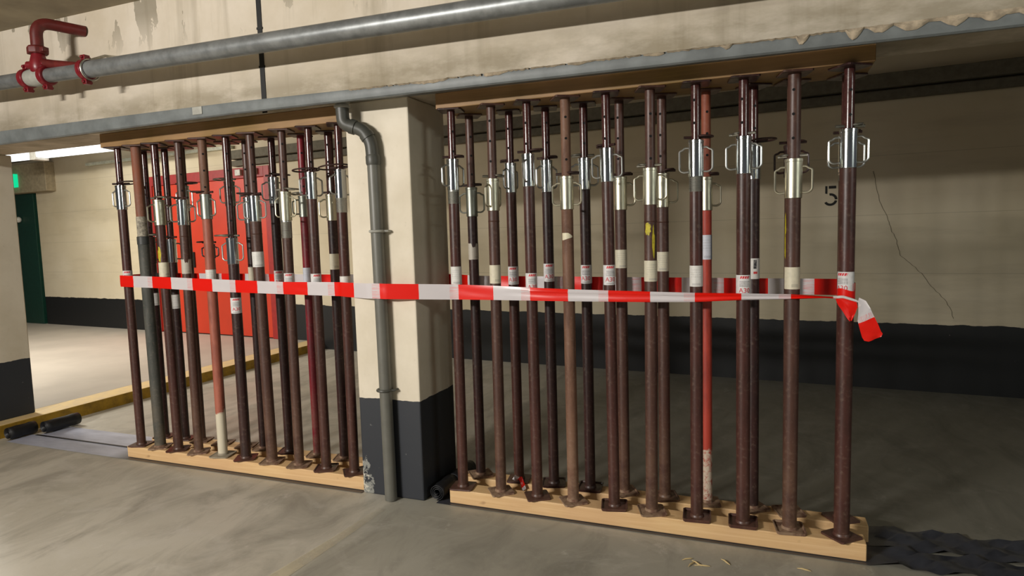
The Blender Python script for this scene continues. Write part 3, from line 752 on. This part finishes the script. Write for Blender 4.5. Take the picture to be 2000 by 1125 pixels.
timber('wide shade-darkened timber plank under the beam above the props left of the column', -2.86, -0.936, 0.094, HB + HT['L'], 2.159, 'wood2', 'timber planks under the beam', 0.288)
timber('wide shade-darkened timber plank under the beam above the props right of the column', -0.395, 1.58, 0.094, HB + HT['R'], 2.159, 'wood2', 'timber planks under the beam', 0.288)

def membrane(label, x0, x1, y0, y1, rollx, ry0, ry1, rr, crumple=0.0, seed=1):
    t = thing('membrane_strip', label, 'membrane', ((x0 + x1) / 2, (y0 + y1) / 2, 0), 'black membrane strips under the timbers')
    ox, oy = (x0 + x1) / 2, (y0 + y1) / 2
    rn = random.Random(seed)
    bm = bmesh.new(); nx, ny = max(8, int((x1 - x0) / 0.05)), 6
    g = []
    for i in range(nx + 1):
        row = []
        for j in range(ny + 1):
            x = x0 + (x1 - x0) * i / nx; y = y0 + (y1 - y0) * j / ny
            z = 0.003
            if crumple and x > crumple:
                k = min(1, (x - crumple) / 0.06)
                z += k * (0.012 + 0.012 * math.sin(x * 23 + y * 31 + seed) + 0.010 * math.sin(x * 51 - y * 60)) + rn.uniform(0, 0.004) * k
                z = max(z, 0.003)
            row.append(bm.verts.new((x - ox, y - oy, z)))
        g.append(row)
    for i in range(nx):
        for j in range(ny):
            bm.faces.new((g[i][j], g[i + 1][j], g[i + 1][j + 1], g[i][j + 1]))
    o = obj('sheet', bm, M['membrane_sheen' if x1 < 0 else 'membrane'], t)
    if seed == 1:
        bm = bmesh.new(); add_box(bm, x0 + 0.05 - ox, -2.86 - ox, 0.083, 0.101, 0.0035, 0.006)  # black strip laid in to draw the dark gap between the sheets
        e_ = obj('gap_strip', bm, M['membrane_roll'], t, smooth=False); e_['label'] = 'black strip for the dark gap between sheets'
    if rr:
        bm = bmesh.new()
        # spiral end roll lying across the strip
        n = 64; turns = 3.0
        prof = []
        for k in range(n + 1):
            a = 2 * PI * turns * k / n
            r = rr * (1 - 0.62 * k / n)
            prof.append((rollx - ox + r * math.sin(a), rr + 0.004 - r * math.cos(a)))
        rows = [[bm.verts.new((px, (ry0 + (ry1 - ry0) * s / 6) - oy, pz_ + 0.002 * math.sin(s * 2.1 + k * .3))) for k, (px, pz_) in enumerate(prof)] for s in range(7)]
        for a, b in zip(rows, rows[1:]):
            for k in range(n):
                bm.faces.new((a[k], a[k + 1], b[k + 1], b[k]))
        r_ = obj('rolled_end', bm, M['membrane_roll'], t)
        sd = r_.modifiers.new('solid', 'SOLIDIFY'); sd.thickness = 0.004
membrane('black membrane strip with rolled end under the front timber left of the column', -4.07, -0.94, -0.085, 0.095, -4.09, -0.06, 0.13, 0.05, seed=1)
membrane('black membrane strip with rolled end under the back timber left of the column', -4.0, -0.94, 0.105, 0.325, -3.99, 0.135, 0.40, 0.05, seed=2)
membrane('black membrane strip under the front timber right of the column, crumpled at its end', -0.47, 3.2, -0.075, 0.095, -0.478, -0.05, 0.12, 0.045, 1.60, 3)
membrane('black membrane strip under the back timber right of the column, crumpled at its end', -0.47, 3.2, 0.105, 0.31, -0.472, 0.13, 0.36, 0.045, 1.63, 4)

# ------------------------------------------------------------------ lettering source
def text_pts(body, size):
    cu = bpy.data.curves.new('lettering_curve', 'FONT'); cu.body = body; cu.size = size; cu.align_x = 'CENTER'
    cu.resolution_u = 3
    ob = bpy.data.objects.new('lettering_tmp', cu); COL.objects.link(ob)
    dg = bpy.context.evaluated_depsgraph_get()
    me = bpy.data.meshes.new_from_object(ob.evaluated_get(dg))
    vs = [tuple(v.co) for v in me.vertices]; fs = [tuple(p.vertices) for p in me.polygons]
    bpy.data.objects.remove(ob); bpy.data.meshes.remove(me); bpy.data.curves.remove(cu)
    return vs, fs
A30 = text_pts('A30', 0.030)

# ------------------------------------------------------------------ steel props
CAM = (1.1706, -3.0163)
ORD = ['first', 'second', 'third', 'fourth', 'fifth', 'sixth', 'seventh', 'eighth', 'ninth', 'tenth']
TUBEW = {'maroon': 'maroon prop', 'dark': 'dark maroon prop', 'brown': 'brown prop', 'rust': 'light rusty prop', 'red': 'red prop', 'greytube': 'dirty grey prop', 'darkred': 'dark red prop', 'redrust': 'rusty red prop'}
SLW = {'bright': 'shiny collar', 'dull': 'dull collar', 'grey': 'grey collar', 'painted': 'painted collar', 'collar': 'no handles'}
STW = {'red': 'red-printed sticker', 'cream': 'cream sticker', 'creamlab': 'cream sticker', 'whitelab': 'white sticker', 'blue': 'bluish sticker', 'redside': 'sideways sticker', 'torngrey': 'torn sticker', 'torn': 'torn sticker'}

def patch(name, r, z0, z1, ac, span, mat, parent, torn=None, n=16):
    bm = bmesh.new(); uvl = bm.loops.layers.uv.new('UVMap'); g = []
    rn = random.Random(hash((round(z0 * 1000), round(ac * 100))) % 9999)
    m_ = 6
    for i in range(n + 1):
        u = i / n; a = ac + span * (u - 0.5)
        lo, hi = z0, z1
        if torn == 'torn':
            lo = z0 + (z1 - z0) * (0.45 * max(0, u - 0.15) ); hi = z1 - (z1 - z0) * max(0, (u - 0.6) * 1.1)
        elif torn:
            hi = z1 - (z1 - z0) * (0.22 if 0.35 < u < 0.6 else 0.0) - rn.uniform(0, .004); lo = z0 + rn.uniform(0, .003)
        g.append([(bm.verts.new((r * math.cos(a), r * math.sin(a), lo + (hi - lo) * j / m_)), u, (lo + (hi - lo) * j / m_ - z0) / (z1 - z0)) for j in range(m_ + 1)])
    for i in range(n):
        for j in range(m_):
            q = (g[i][j], g[i + 1][j], g[i + 1][j + 1], g[i][j + 1])
            f = bm.faces.new([v[0] for v in q])
            for lp_, v in zip(f.loops, q):
                lp_[uvl].uv = (v[1], v[2])
    return obj(name, bm, mat, parent)

def make_prop(row):
    (bay, fr, i, x, y, lean, zb, zt, slm, outm, inm, hdeg, stk, zth, ro, rs, ri, plate, pin) = row
    H = HT[bay]
    lab = '%s with %s' % (TUBEW[outm], SLW[slm])
    if outm in ('red', 'redrust'): lab = '%s, white foot, %s' % (TUBEW[outm], SLW[slm])
    elif stk: lab += ', ' + STW[stk[2]]
    lab += ', %s from left, %s row %s of column' % (ORD[i], 'front' if fr == 'F' else 'back', 'left' if bay == 'L' else 'right')
    t = thing('steel_prop', lab, 'steel prop', (x, y, HB), 'steel props shoring the beam')
    t.rotation_euler = (0, math.atan(lean / H), 0)
    rn = random.Random(i * 7 + (100 if bay == 'L' else 0) + (50 if fr == 'B' else 0))
    cam_a = math.atan2(CAM[1] - y, CAM[0] - x)
    # base plate
    rot, lip, pm = plate
    pmat = {'rust': 'plate_rust', 'whitedirt': 'whitedirt'}.get(pm, pm)
    def plate_bm(z, lip, sgn, rot, s=0.06):
        bm = bmesh.new()
        ca, sa = math.cos(math.radians(rot)), math.sin(math.radians(rot))
        def ring(s_, z_, ch):
            q = []
            for (sx, sy) in ((-1, -1), (1, -1), (1, 1), (-1, 1)):
                for (ux, uy) in (((sx, sy - sy * ch), (sx - sx * ch, sy)) if sx * sy > 0 else ((sx - sx * ch, sy), (sx, sy - sy * ch))):
                    a, b = ux * s_, uy * s_
                    q.append(bm.verts.new((a * ca - b * sa, a * sa + b * ca, z_)))
            return q
        rs_ = [ring(s, z, 0.12), ring(s * 1.02, z + sgn * 0.003, 0.12)]
        if lip:
            rs_ += [ring(s * 1.06, z + sgn * lip, 0.14), ring(s * 0.98, z + sgn * lip, 0.14), ring(s * 0.92, z + sgn * 0.007, 0.12), ring(s * 0.55, z + sgn * 0.009, 0.3)]
        else:
            rs_ += [ring(s * 1.0, z + sgn * 0.008, 0.12)]
        for a, b in zip(rs_, rs_[1:]):
            for k in range(8):
                bm.faces.new((a[k], a[(k + 1) % 8], b[(k + 1) % 8], b[k]))
        bm.faces.new(rs_[0][::-1]); bm.faces.new(rs_[-1])
        return bm
    bm = plate_bm(0.0, lip, 1, rot)
    # weld collar
    add_lathe(bm, [(ro + 0.005, 0.007), (ro + 0.004, 0.014), (ro, 0.02)], 20)
    obj('base_plate', bm, M[pmat], t)
    # outer tube
    bm = bmesh.new()
    zo = zb if slm != 'collar' else zb
    add_lathe(bm, [(ro, 0.008)] + [(ro, 0.008 + (zo + 0.02 - 0.008) * k / 10) for k in range(1, 11)], 28)
    if outm in ('brown',) and rn.random() < 0.8:
        zz = zb - rn.uniform(0.05, 0.09)
        add_lathe(bm, [(ro, zz), (ro + 0.0018, zz + 0.003), (ro, zz + 0.006)], 28, cap0=False, cap1=False)
    obj('outer_tube', bm, M[outm], t)
    # inner tube with pin holes
    bm = bmesh.new()
    add_lathe(bm, [(ri, zb - 0.02), (ri, 0.5 * (zb + H)), (ri, H - 0.008)], 26)
    ha = cam_a + rn.choice([-0.35, 0.05, 0.1, 0.25, -0.1]); zh = H - 0.075 - rn.uniform(0, 0.05)
    fi = len(bm.faces)
    bm.faces.ensure_lookup_table()
    while zh > zt + 0.02 and slm != 'collar':
        c = Vector((math.cos(ha), math.sin(ha), 0)); tx = Vector((-math.sin(ha), math.cos(ha), 0))
        vs = []
        for k in range(10):
            a = 2 * PI * k / 10
            off = 0.0062 * math.cos(a)
            aa = ha + off / ri
            vs.append(bm.verts.new(((ri + .0006) * math.cos(aa), (ri + .0006) * math.sin(aa), zh + 0.0062 * math.sin(a))))
        f = bm.faces.new(vs); f.material_index = 1
        zh -= 0.10
    obj('inner_tube', bm, [M['gloss' if inm in ('maroon', 'dark') else inm], M['hole']], t)
    # head plate
    obj('head_plate', plate_bm(H, 0, -1, rot * 0.7 + 8), M['dark' if inm in ('maroon', 'dark') else 'brown'], t)
    # thread below the sleeve
    if zth and zth < zb:
        bm = bmesh.new(); prof = []
        k = int((zb - zth) / 0.006)
        for q in range(k):
            prof += [(ro + 0.0008, zth + q * 0.006), (ro + 0.0022, zth + q * 0.006 + 0.003)]
        prof.append((ro + 0.0008, zb))
        add_lathe(bm, prof, 26, cap0=False, cap1=False)
        obj('thread', bm, M['thread'], t)
    if slm == 'collar':
        bm = bmesh.new(); add_lathe(bm, [(ro - .001, zb - 0.01), (rs, zb - 0.008), (rs, zt), (rs - 0.003, zt + 0.004), (ri, zt + 0.004)], 28, cap0=False, cap1=False)
        obj('collar', bm, M['collar'], t)
        bm = bmesh.new(); prof = []
        for q in range(16):
            prof += [(ri + 0.0012, zt + q * 0.0085), (ri + 0.0028, zt + q * 0.0085 + 0.004)]
        add_lathe(bm, prof, 26, cap0=False, cap1=False)
        o = obj('thread', bm, M['whitethread'], t); o['label'] = 'dirty white threaded part'
    else:
        bm = bmesh.new()
        add_lathe(bm, [(ro, zb), (rs - 0.001, zb), (rs, zb + 0.0015), (rs, zt - 0.014), (rs + 0.0015, zt - 0.0125), (rs + 0.0015, zt - 0.0015), (rs, zt), (ri + 0.0015, zt)], 36, cap0=False, cap1=False)
        sl = obj('sleeve_nut', bm, M[slm], t, ang=16)
        hz = zt - zb
        for s_ in (0, 180):
            a = math.radians(hdeg + s_); ca, sa = math.cos(a), math.sin(a)
            zz = lambda f: zb + hz * f
            pts = [(rs - 0.002, zz(0.80)), (rs + 0.016, zz(0.80)), (rs + 0.024, zz(0.75)), (rs + 0.039, zz(0.72)), (rs + 0.039, zz(0.20)), (rs + 0.022, zz(0.13)), (rs - 0.002, zz(0.15))]
            bm = bmesh.new()
            add_tube(bm, rounded([(p * ca, p * sa, q) for p, q in pts], 0.010, 4), 0.0046, 8)
            obj('handle', bm, M['thread' if slm == 'bright' else slm], sl)
    # pin with wire loop
    if pin:
        deg, size, pmn = pin
        if bay == 'R': size *= 0.8
        a = math.radians(deg); ca, sa = math.cos(a), math.sin(a); zp = zt + 0.012
        bm = bmesh.new()
        add_tube(bm, [(-(rs + 0.02) * ca, -(rs + 0.02) * sa, zp), ((rs + 0.03) * ca, (rs + 0.03) * sa, zp)], 0.0062, 8)
        off = size * (0.45 if size > 0.07 else 0.75) + (0.012 if size < 0.05 else 0)
        cx, cy = off * ca, off * sa
        tilt = rn.uniform(-0.25, 0.25)
        loop = [(cx + size * math.cos(q), cy + size * math.sin(q), zp + 0.004 + size * math.cos(q) * tilt * 0.5) for q in [2 * PI * k / 28 for k in range(28)]]
        add_tube(bm, loop, 0.0046, 8, closed=True)
        obj('locking_pin', bm, M['steel' if pmn == 'steel' else 'dark'], t)
    # sticker
    if stk:
        z0, z1, kind = stk
        if (z1 - z0) < 0.08 and kind not in ('torn',): z0 = z1 - 0.095
        da = {'redside': 0.35, 'blue': 0.1}.get(kind, rn.uniform(-0.25, 0.25))
        if (bay, fr, i) == ('R', 'F', 9): da = -0.55
        if (bay, fr, i) in (('R', 'F', 4), ('R', 'F', 7), ('R', 'F', 2)): da = 0.15
        span = {'torn': 1.9, 'torngrey': 3.0}.get(kind, 3.5)
        st = patch('sticker', ro + 0.0012, z0, z1, cam_a + da, span, M['st_' + kind], t, kind if kind.startswith('torn') else None)
        if kind == 'red':
            r_ = ro + 0.0020; zc = z0 + 0.017
            vs, fs = A30
            bm = bmesh.new(); w = [bm.verts.new((r_ * math.cos(cam_a + da + vx / r_), r_ * math.sin(cam_a + da + vx / r_), zc + vy)) for vx, vy, _ in vs]
            for f in fs:
                try: bm.faces.new([w[k] for k in f])
                except ValueError: pass
            o = obj('lettering', bm, M['redink'], st, smooth=False); o['label'] = 'red letters A30'
    # yellow spray marks
    marks = {('R', 'F', 5): [(1.245, 1.40, 0.0, 0.0)], ('R', 'F', 8): [(1.2, 1.44, -1.25, 0.0)], ('L', 'F', 2): [(1.24, 1.33, -0.75, 0.0)]}.get((bay, fr, i))
    if marks:
        for (za, zc, da, _) in marks:
            bm = bmesh.new()
            def blob(ca_, zc_, wa, hz_, seed):
                rb = random.Random(seed); vs = []
                for k in range(18):
                    q = 2 * PI * k / 18; s_ = rb.uniform(0.75, 1.15)
                    vs.append((ca_ + wa * math.cos(q) * s_, zc_ + hz_ * math.sin(q) * s_))
                cen = bm.verts.new(((ro + .0013) * math.cos(ca_), (ro + .0013) * math.sin(ca_), zc_))
                ring = [bm.verts.new(((ro + .0013) * math.cos(p), (ro + .0013) * math.sin(p), q)) for p, q in vs]
                for k in range(18):
                    bm.faces.new((cen, ring[k], ring[(k + 1) % 18]))
            base = cam_a + da
            if (bay, i) == ('R', 5):
                blob(base - 0.45, 1.36, 0.5, 0.032, 1); blob(base + 0.45, 1.30, 0.22, 0.075, 2)
            elif (bay, i) == ('R', 8):
                blob(base, 1.36, 0.28, 0.055, 3); blob(base, 1.27, 0.22, 0.06, 4)
            else:
                blob(base, 1.285, 0.42, 0.05, 5)
            o = obj('paint_mark', bm, M['yellow'], t); o['label'] = 'yellow spray paint mark'
    return t

for row in PROPS:
    make_prop(row)

# ------------------------------------------------------------------ barrier tape
t = thing('barrier_tape', 'red and white striped barrier tape tied around both rows of props', 'barrier tape', (0, 0, 0))
OFF = 0.08
FZ = [(-2.80, 1.156, 1.081), (-2.50, 1.148, 1.074), (-2.0, 1.131, 1.054), (-1.45, 1.114, 1.042), (-1.0, 1.113, 1.033), (-0.74, 1.117, 1.036), (-0.36, 1.103, 1.023), (-0.12, 1.096, 1.023), (0.28, 1.080, 1.021), (0.68, 1.071, 1.022), (0.88, 1.067, 1.025), (1.08, 1.066, 1.036), (1.28, 1.064, 1.042), (1.41, 1.056, 1.049), (1.455, 1.054, 1.046)]
def lerp_tab(tab, x):
    for a, b in zip(tab, tab[1:]):
        if a[0] <= x <= b[0]:
            s = (x - a[0]) / (b[0] - a[0])
            return [p + (q - p) * s for p, q in zip(a[1:], b[1:])]
    return list(tab[0][1:]) if x < tab[0][0] else list(tab[-1][1:])
FY = [(-2.80, -0.0345), (-1.05, -0.0345), (-0.79, -0.153), (-0.735, -0.1555), (-0.68, -0.153), (-0.34, -0.0345), (1.40, -0.036), (1.455, -0.040)]
bounds = [-2.674, -2.503, -2.339, -2.158, -1.996, -1.810, -1.642, -1.449, -1.274, -1.087, -0.912, -0.710, -0.511, -0.309, -0.112, 0.087, 0.283, 0.482, 0.679, 0.879, 1.077, 1.277, 1.475]
def stripe_u(x):
    # 0..1 red, 1..2 white ...
    if x < bounds[0]: return (x - bounds[0]) / 0.17 + 1
    for k, (a, b) in enumerate(zip(bounds, bounds[1:])):
        if a <= x < b: return k + 1 + (x - a) / (b - a)
    return len(bounds)
def ribbon(name, rows, parent, label=None):
    """rows: list of (list of points across, u)"""
    bm = bmesh.new(); uvl = bm.loops.layers.uv.new('UVMap')
    g = [([bm.verts.new(p) for p in r], u) for r, u in rows]
    for (a, ua), (b, ub) in zip(g, g[1:]):
        m_ = len(a) - 1
        for k in range(m_):
            f = bm.faces.new((a[k], b[k], b[k + 1], a[k + 1]))
            for lp_, uv in zip(f.loops, ((ua, k / m_), (ub, k / m_), (ub, (k + 1) / m_), (ua, (k + 1) / m_))):
                lp_[uvl].uv = uv
    o = obj(name, bm, M['tape'], parent)
    if label: o['label'] = label
    return o
rows = []
x = -2.797
while x < 1.456:
    zt_, zb_ = lerp_tab(FZ, x); y = lerp_tab(FY, x)[0]
    h = zt_ - zb_; loss = max(0.0, 1 - h / 0.08)
    pts = []
    for k in range(9):
        v = k / 8
        bow = -0.012 * loss * math.sin(PI * v) - 0.006 * loss * math.sin(3 * PI * v)
        crease = 0.004 * math.exp(-((v - 0.78) / 0.09) ** 2) * max(0, min(1, (x + 0.15) / 0.3)) - 0.0010 * math.sin(x * 9 + v * 4)
        pts.append((x, y + bow - abs(crease), OFF + zb_ + h * v))
    rows.append((pts, stripe_u(x)))
    x += 0.0145
ribbon('front_run', rows, t)
# around the left end and along the back row, passing behind the column
path = [(-2.7975, -0.034), (-2.803, 0.0), (-2.803, 0.187), (-2.795, 0.2195), (-1.25, 0.2205), (-0.95, 0.338), (-0.53, 0.338), (-0.32, 0.2205), (1.12, 0.2205), (1.40, 0.2205), (1.505, 0.2195), (1.53, 0.205), (1.536, 0.187), (1.5265, 0.0), (1.515, -0.024)]
pts2 = []
for a, b in zip(path, path[1:]):
    L_ = math.hypot(b[0] - a[0], b[1] - a[1]); n_ = max(1, int(L_ / 0.03))
    for k in range(n_):
        s = k / n_
        pts2.append((a[0] + (b[0] - a[0]) * s, a[1] + (b[1] - a[1]) * s))
pts2.append(path[-1])
rows = []; 
for (px, py) in pts2:
    zc = 1.118 - 0.017 * (px + 2.8) + 0.0 if px < -0.9 else 1.083 - 0.006 * (px + 0.9)
    zc = 1.118 + (1.0735 - 1.118) * (px + 2.8) / 4.2
    u = (px - 1.385) / 0.198 + 40
    pts = []
    for k in range(7):
        v = k / 6
        pts.append((px, py + 0.0015 * math.sin(px * 11 + v * 5) * (1 if py > 0.2 else 0), OFF + zc - 0.037 + 0.074 * v))
    rows.append((pts, u))
ribbon('back_run', rows, t)
# turn of tape around the right hand prop, knot and loose end
rows = []
for k in range(25):
    a = math.radians(-185 + 190 * k / 24)
    r_ = 0.0345
    rows.append(([(1.489 + 0.003 + r_ * math.cos(a), r_ * math.sin(a), OFF + 1.040 + 0.043 * v + 0.006 * math.sin(a * 2)) for v in (0, .25, .5, .75, 1)], 0.2 + 0.5 * k / 24))
ribbon('wrapped_turn', rows, t)
def flat(name, outline, parent, u0, label):
    """outline rows of (left point, right point, u)"""
    rows = []
    for (a, b, u) in outline:
        a = Vector(a); b = Vector(b)
        rows.append(([a.lerp(b, k / 6) + Vector((0, -0.004 * math.sin(PI * k / 6 * 2 + u * 9), 0)) for k in range(7)], u))
    return ribbon(name, rows, parent, label)
K = -0.048
flat('knot_flap', [((1.448, K, OFF + 1.046), (1.462, K, OFF + 1.054), 0.1), ((1.455, K - .004, OFF + 1.025), (1.525, K - .006, OFF + 1.035), 0.3), ((1.475, K - .008, OFF + 0.995), (1.530, K - .008, OFF + 1.014), 0.5), ((1.492, K - .010, OFF + 0.965), (1.520, K - .008, OFF + 0.985), 0.7), ((1.500, K - .008, OFF + 0.955), (1.508, K - .008, OFF + 0.957), 0.8)], t, 0, 'red folded knot flap')
bm = bmesh.new()
add_tube(bm, rounded([(1.44, -0.044, OFF + 1.052), (1.475, -0.050, OFF + 1.056), (1.505, -0.050, OFF + 1.046), (1.535, -0.040, OFF + 1.034)], 0.01), 0.006, 8, radii=None)
o = obj('knot', bm, M['tapewhite'], t); o['label'] = 'white twisted knot'
E2 = -0.045
tail = [((1.528, E2, OFF + 1.030), (1.536, E2, OFF + 1.052), 1.25), ((1.533, E2 - .006, OFF + 1.012), (1.560, E2 - .004, OFF + 1.040), 1.4), ((1.532, E2 - .010, OFF + 0.985), (1.576, E2 - .008, OFF + 1.010), 1.62), ((1.530, E2 - .012, OFF + 0.958), (1.585, E2 - .010, OFF + 0.988), 1.85), ((1.533, E2 - .013, OFF + 0.946), (1.591, E2 - .012, OFF + 0.974), 2.0), ((1.540, E2 - .012, OFF + 0.915), (1.604, E2 - .012, OFF + 0.945), 2.3), ((1.548, E2 - .010, OFF + 0.888), (1.616, E2 - .012, OFF + 0.915), 2.6), ((1.556, E2 - .008, OFF + 0.874), (1.622, E2 - .010, OFF + 0.906), 2.75), ((1.572, E2 - .006, OFF + 0.871), (1.617, E2 - .008, OFF + 0.893), 2.85)]
flat('loose_end', tail, t, 1, None)

# scrap of tape lying on the back timber, wood splinters on the floor
rows = []
for k in range(14):
    s = k / 13
    px = -0.10 + 0.062 * s; pzz = HB + 0.055 - 0.01 * math.sin(s * 5) - max(0, s - 0.55) * 0.15
    py = 0.118 - 0.004 * math.sin(s * 9)
    rows.append(([(px + 0.018 * v, py + 0.006 * math.sin(v * 6 + s * 4), max(0.012, pzz - 0.028 * (1 - v) - 0.012 * v * s)) for v in (0, .33, .66, 1)], 1.3 + 1.9 * s))
sc = ribbon('tape_scrap', rows, None)
tag(sc, 'crumpled scrap of red and white tape against the back timber right of the column', 'tape scrap')
R3 = random.Random(11)
spl = [(0.865, -0.262, 0.6), (0.905, -0.285, -0.7), (0.93, -0.30, 0.2), (1.02, -0.235, -0.8), (1.33, -0.20, -0.15), (0.885, -0.30, 1.2)]
words = ['pale wood splinter on the floor, leftmost of the shavings before the right front timber', 'pale wood splinter crossing the others on the floor before the right front timber', 'pale wood splinter nearest the viewer among the shavings on the floor',
         'lone pale wood splinter just right of the shavings cluster on the floor', 'lone pale wood splinter on the floor close to the right end of the front timber', 'pale wood splinter pointing at the viewer among the shavings on the floor']
for (px, py, a), lb in zip(spl, words):
    bm = bmesh.new(); L_ = R3.uniform(0.02, 0.034)
    add_tube(bm, [(-L_, 0, 0.004), (-L_ * .3, 0.002, 0.006), (L_ * .4, -0.001, 0.006), (L_, 0.002, 0.003)], 0.003, 6, radii=[0.0012, 0.003, 0.0034, 0.001])
    o = obj('wood_splinter', bm, M['straw']); o.location = (px, py, 0); o.rotation_euler = (0, 0, a)
    tag(o, lb, 'wood splinter', 'wood splinters on the floor')

# ------------------------------------------------------------------ light
def area(name, loc, target, sx, sy, power, col=(1, 1, 1)):
    l = bpy.data.lights.new(name, 'AREA'); l.shape = 'RECTANGLE'; l.size = sx; l.size_y = sy; l.energy = power; l.color = col
    o = link(bpy.data.objects.new(name, l)); o.location = loc
    d_ = Vector(target) - Vector(loc)
    o.rotation_euler = d_.to_track_quat('-Z', 'Y').to_euler()
    return o
area('fluorescent_main', (-2.4, -5.3, 2.53), (1.0, 0, 0.0), 1.3, 0.12, 290, (1.0, 0.96, 0.9))
area('fluorescent_right', (5.2, -2.6, 2.6), (1.0, 0.2, 0.9), 1.2, 0.12, 34, (0.95, 1.0, 0.93))
area('fluorescent_walkway', (-7.2, 0.9, 2.80), (-6.6, 2.2, 0.0), 2.4, 0.15, 175, (1.0, 0.97, 0.88))
w = bpy.data.worlds.new('World'); SC.world = w; w.use_nodes = True
w.node_tree.nodes['Background'].inputs[0].default_value = (0.9, 0.93, 1.0, 1)
w.node_tree.nodes['Background'].inputs[1].default_value = 0.07

# ------------------------------------------------------------------ camera
cam = bpy.data.cameras.new('camera'); cam.sensor_width = 36; cam.lens = 36 * 1249.97 / 2000; cam.clip_start = 0.05
co = link(bpy.data.objects.new('camera', cam))
yaw, pitch, roll = -0.376913836, -0.0855801762, -0.0290996503
sy, cy = math.sin(yaw), math.cos(yaw); sp, cp = math.sin(pitch), math.cos(pitch)
f = Vector((sy * cp, cy * cp, sp)); r = Vector((cy, -sy, 0)); u = r.cross(f)
r2 = math.cos(roll) * r + math.sin(roll) * u; u2 = -math.sin(roll) * r + math.cos(roll) * u
mt = Matrix((r2, u2, -f)).transposed().to_4x4(); mt.translation = Vector((1.1706, -3.0163, 1.3598 + 0.08))
co.matrix_world = mt
SC.camera = co
SC.view_settings.view_transform = 'Standard'
SC.view_settings.look = 'None'
SC.view_settings.exposure = 0.0
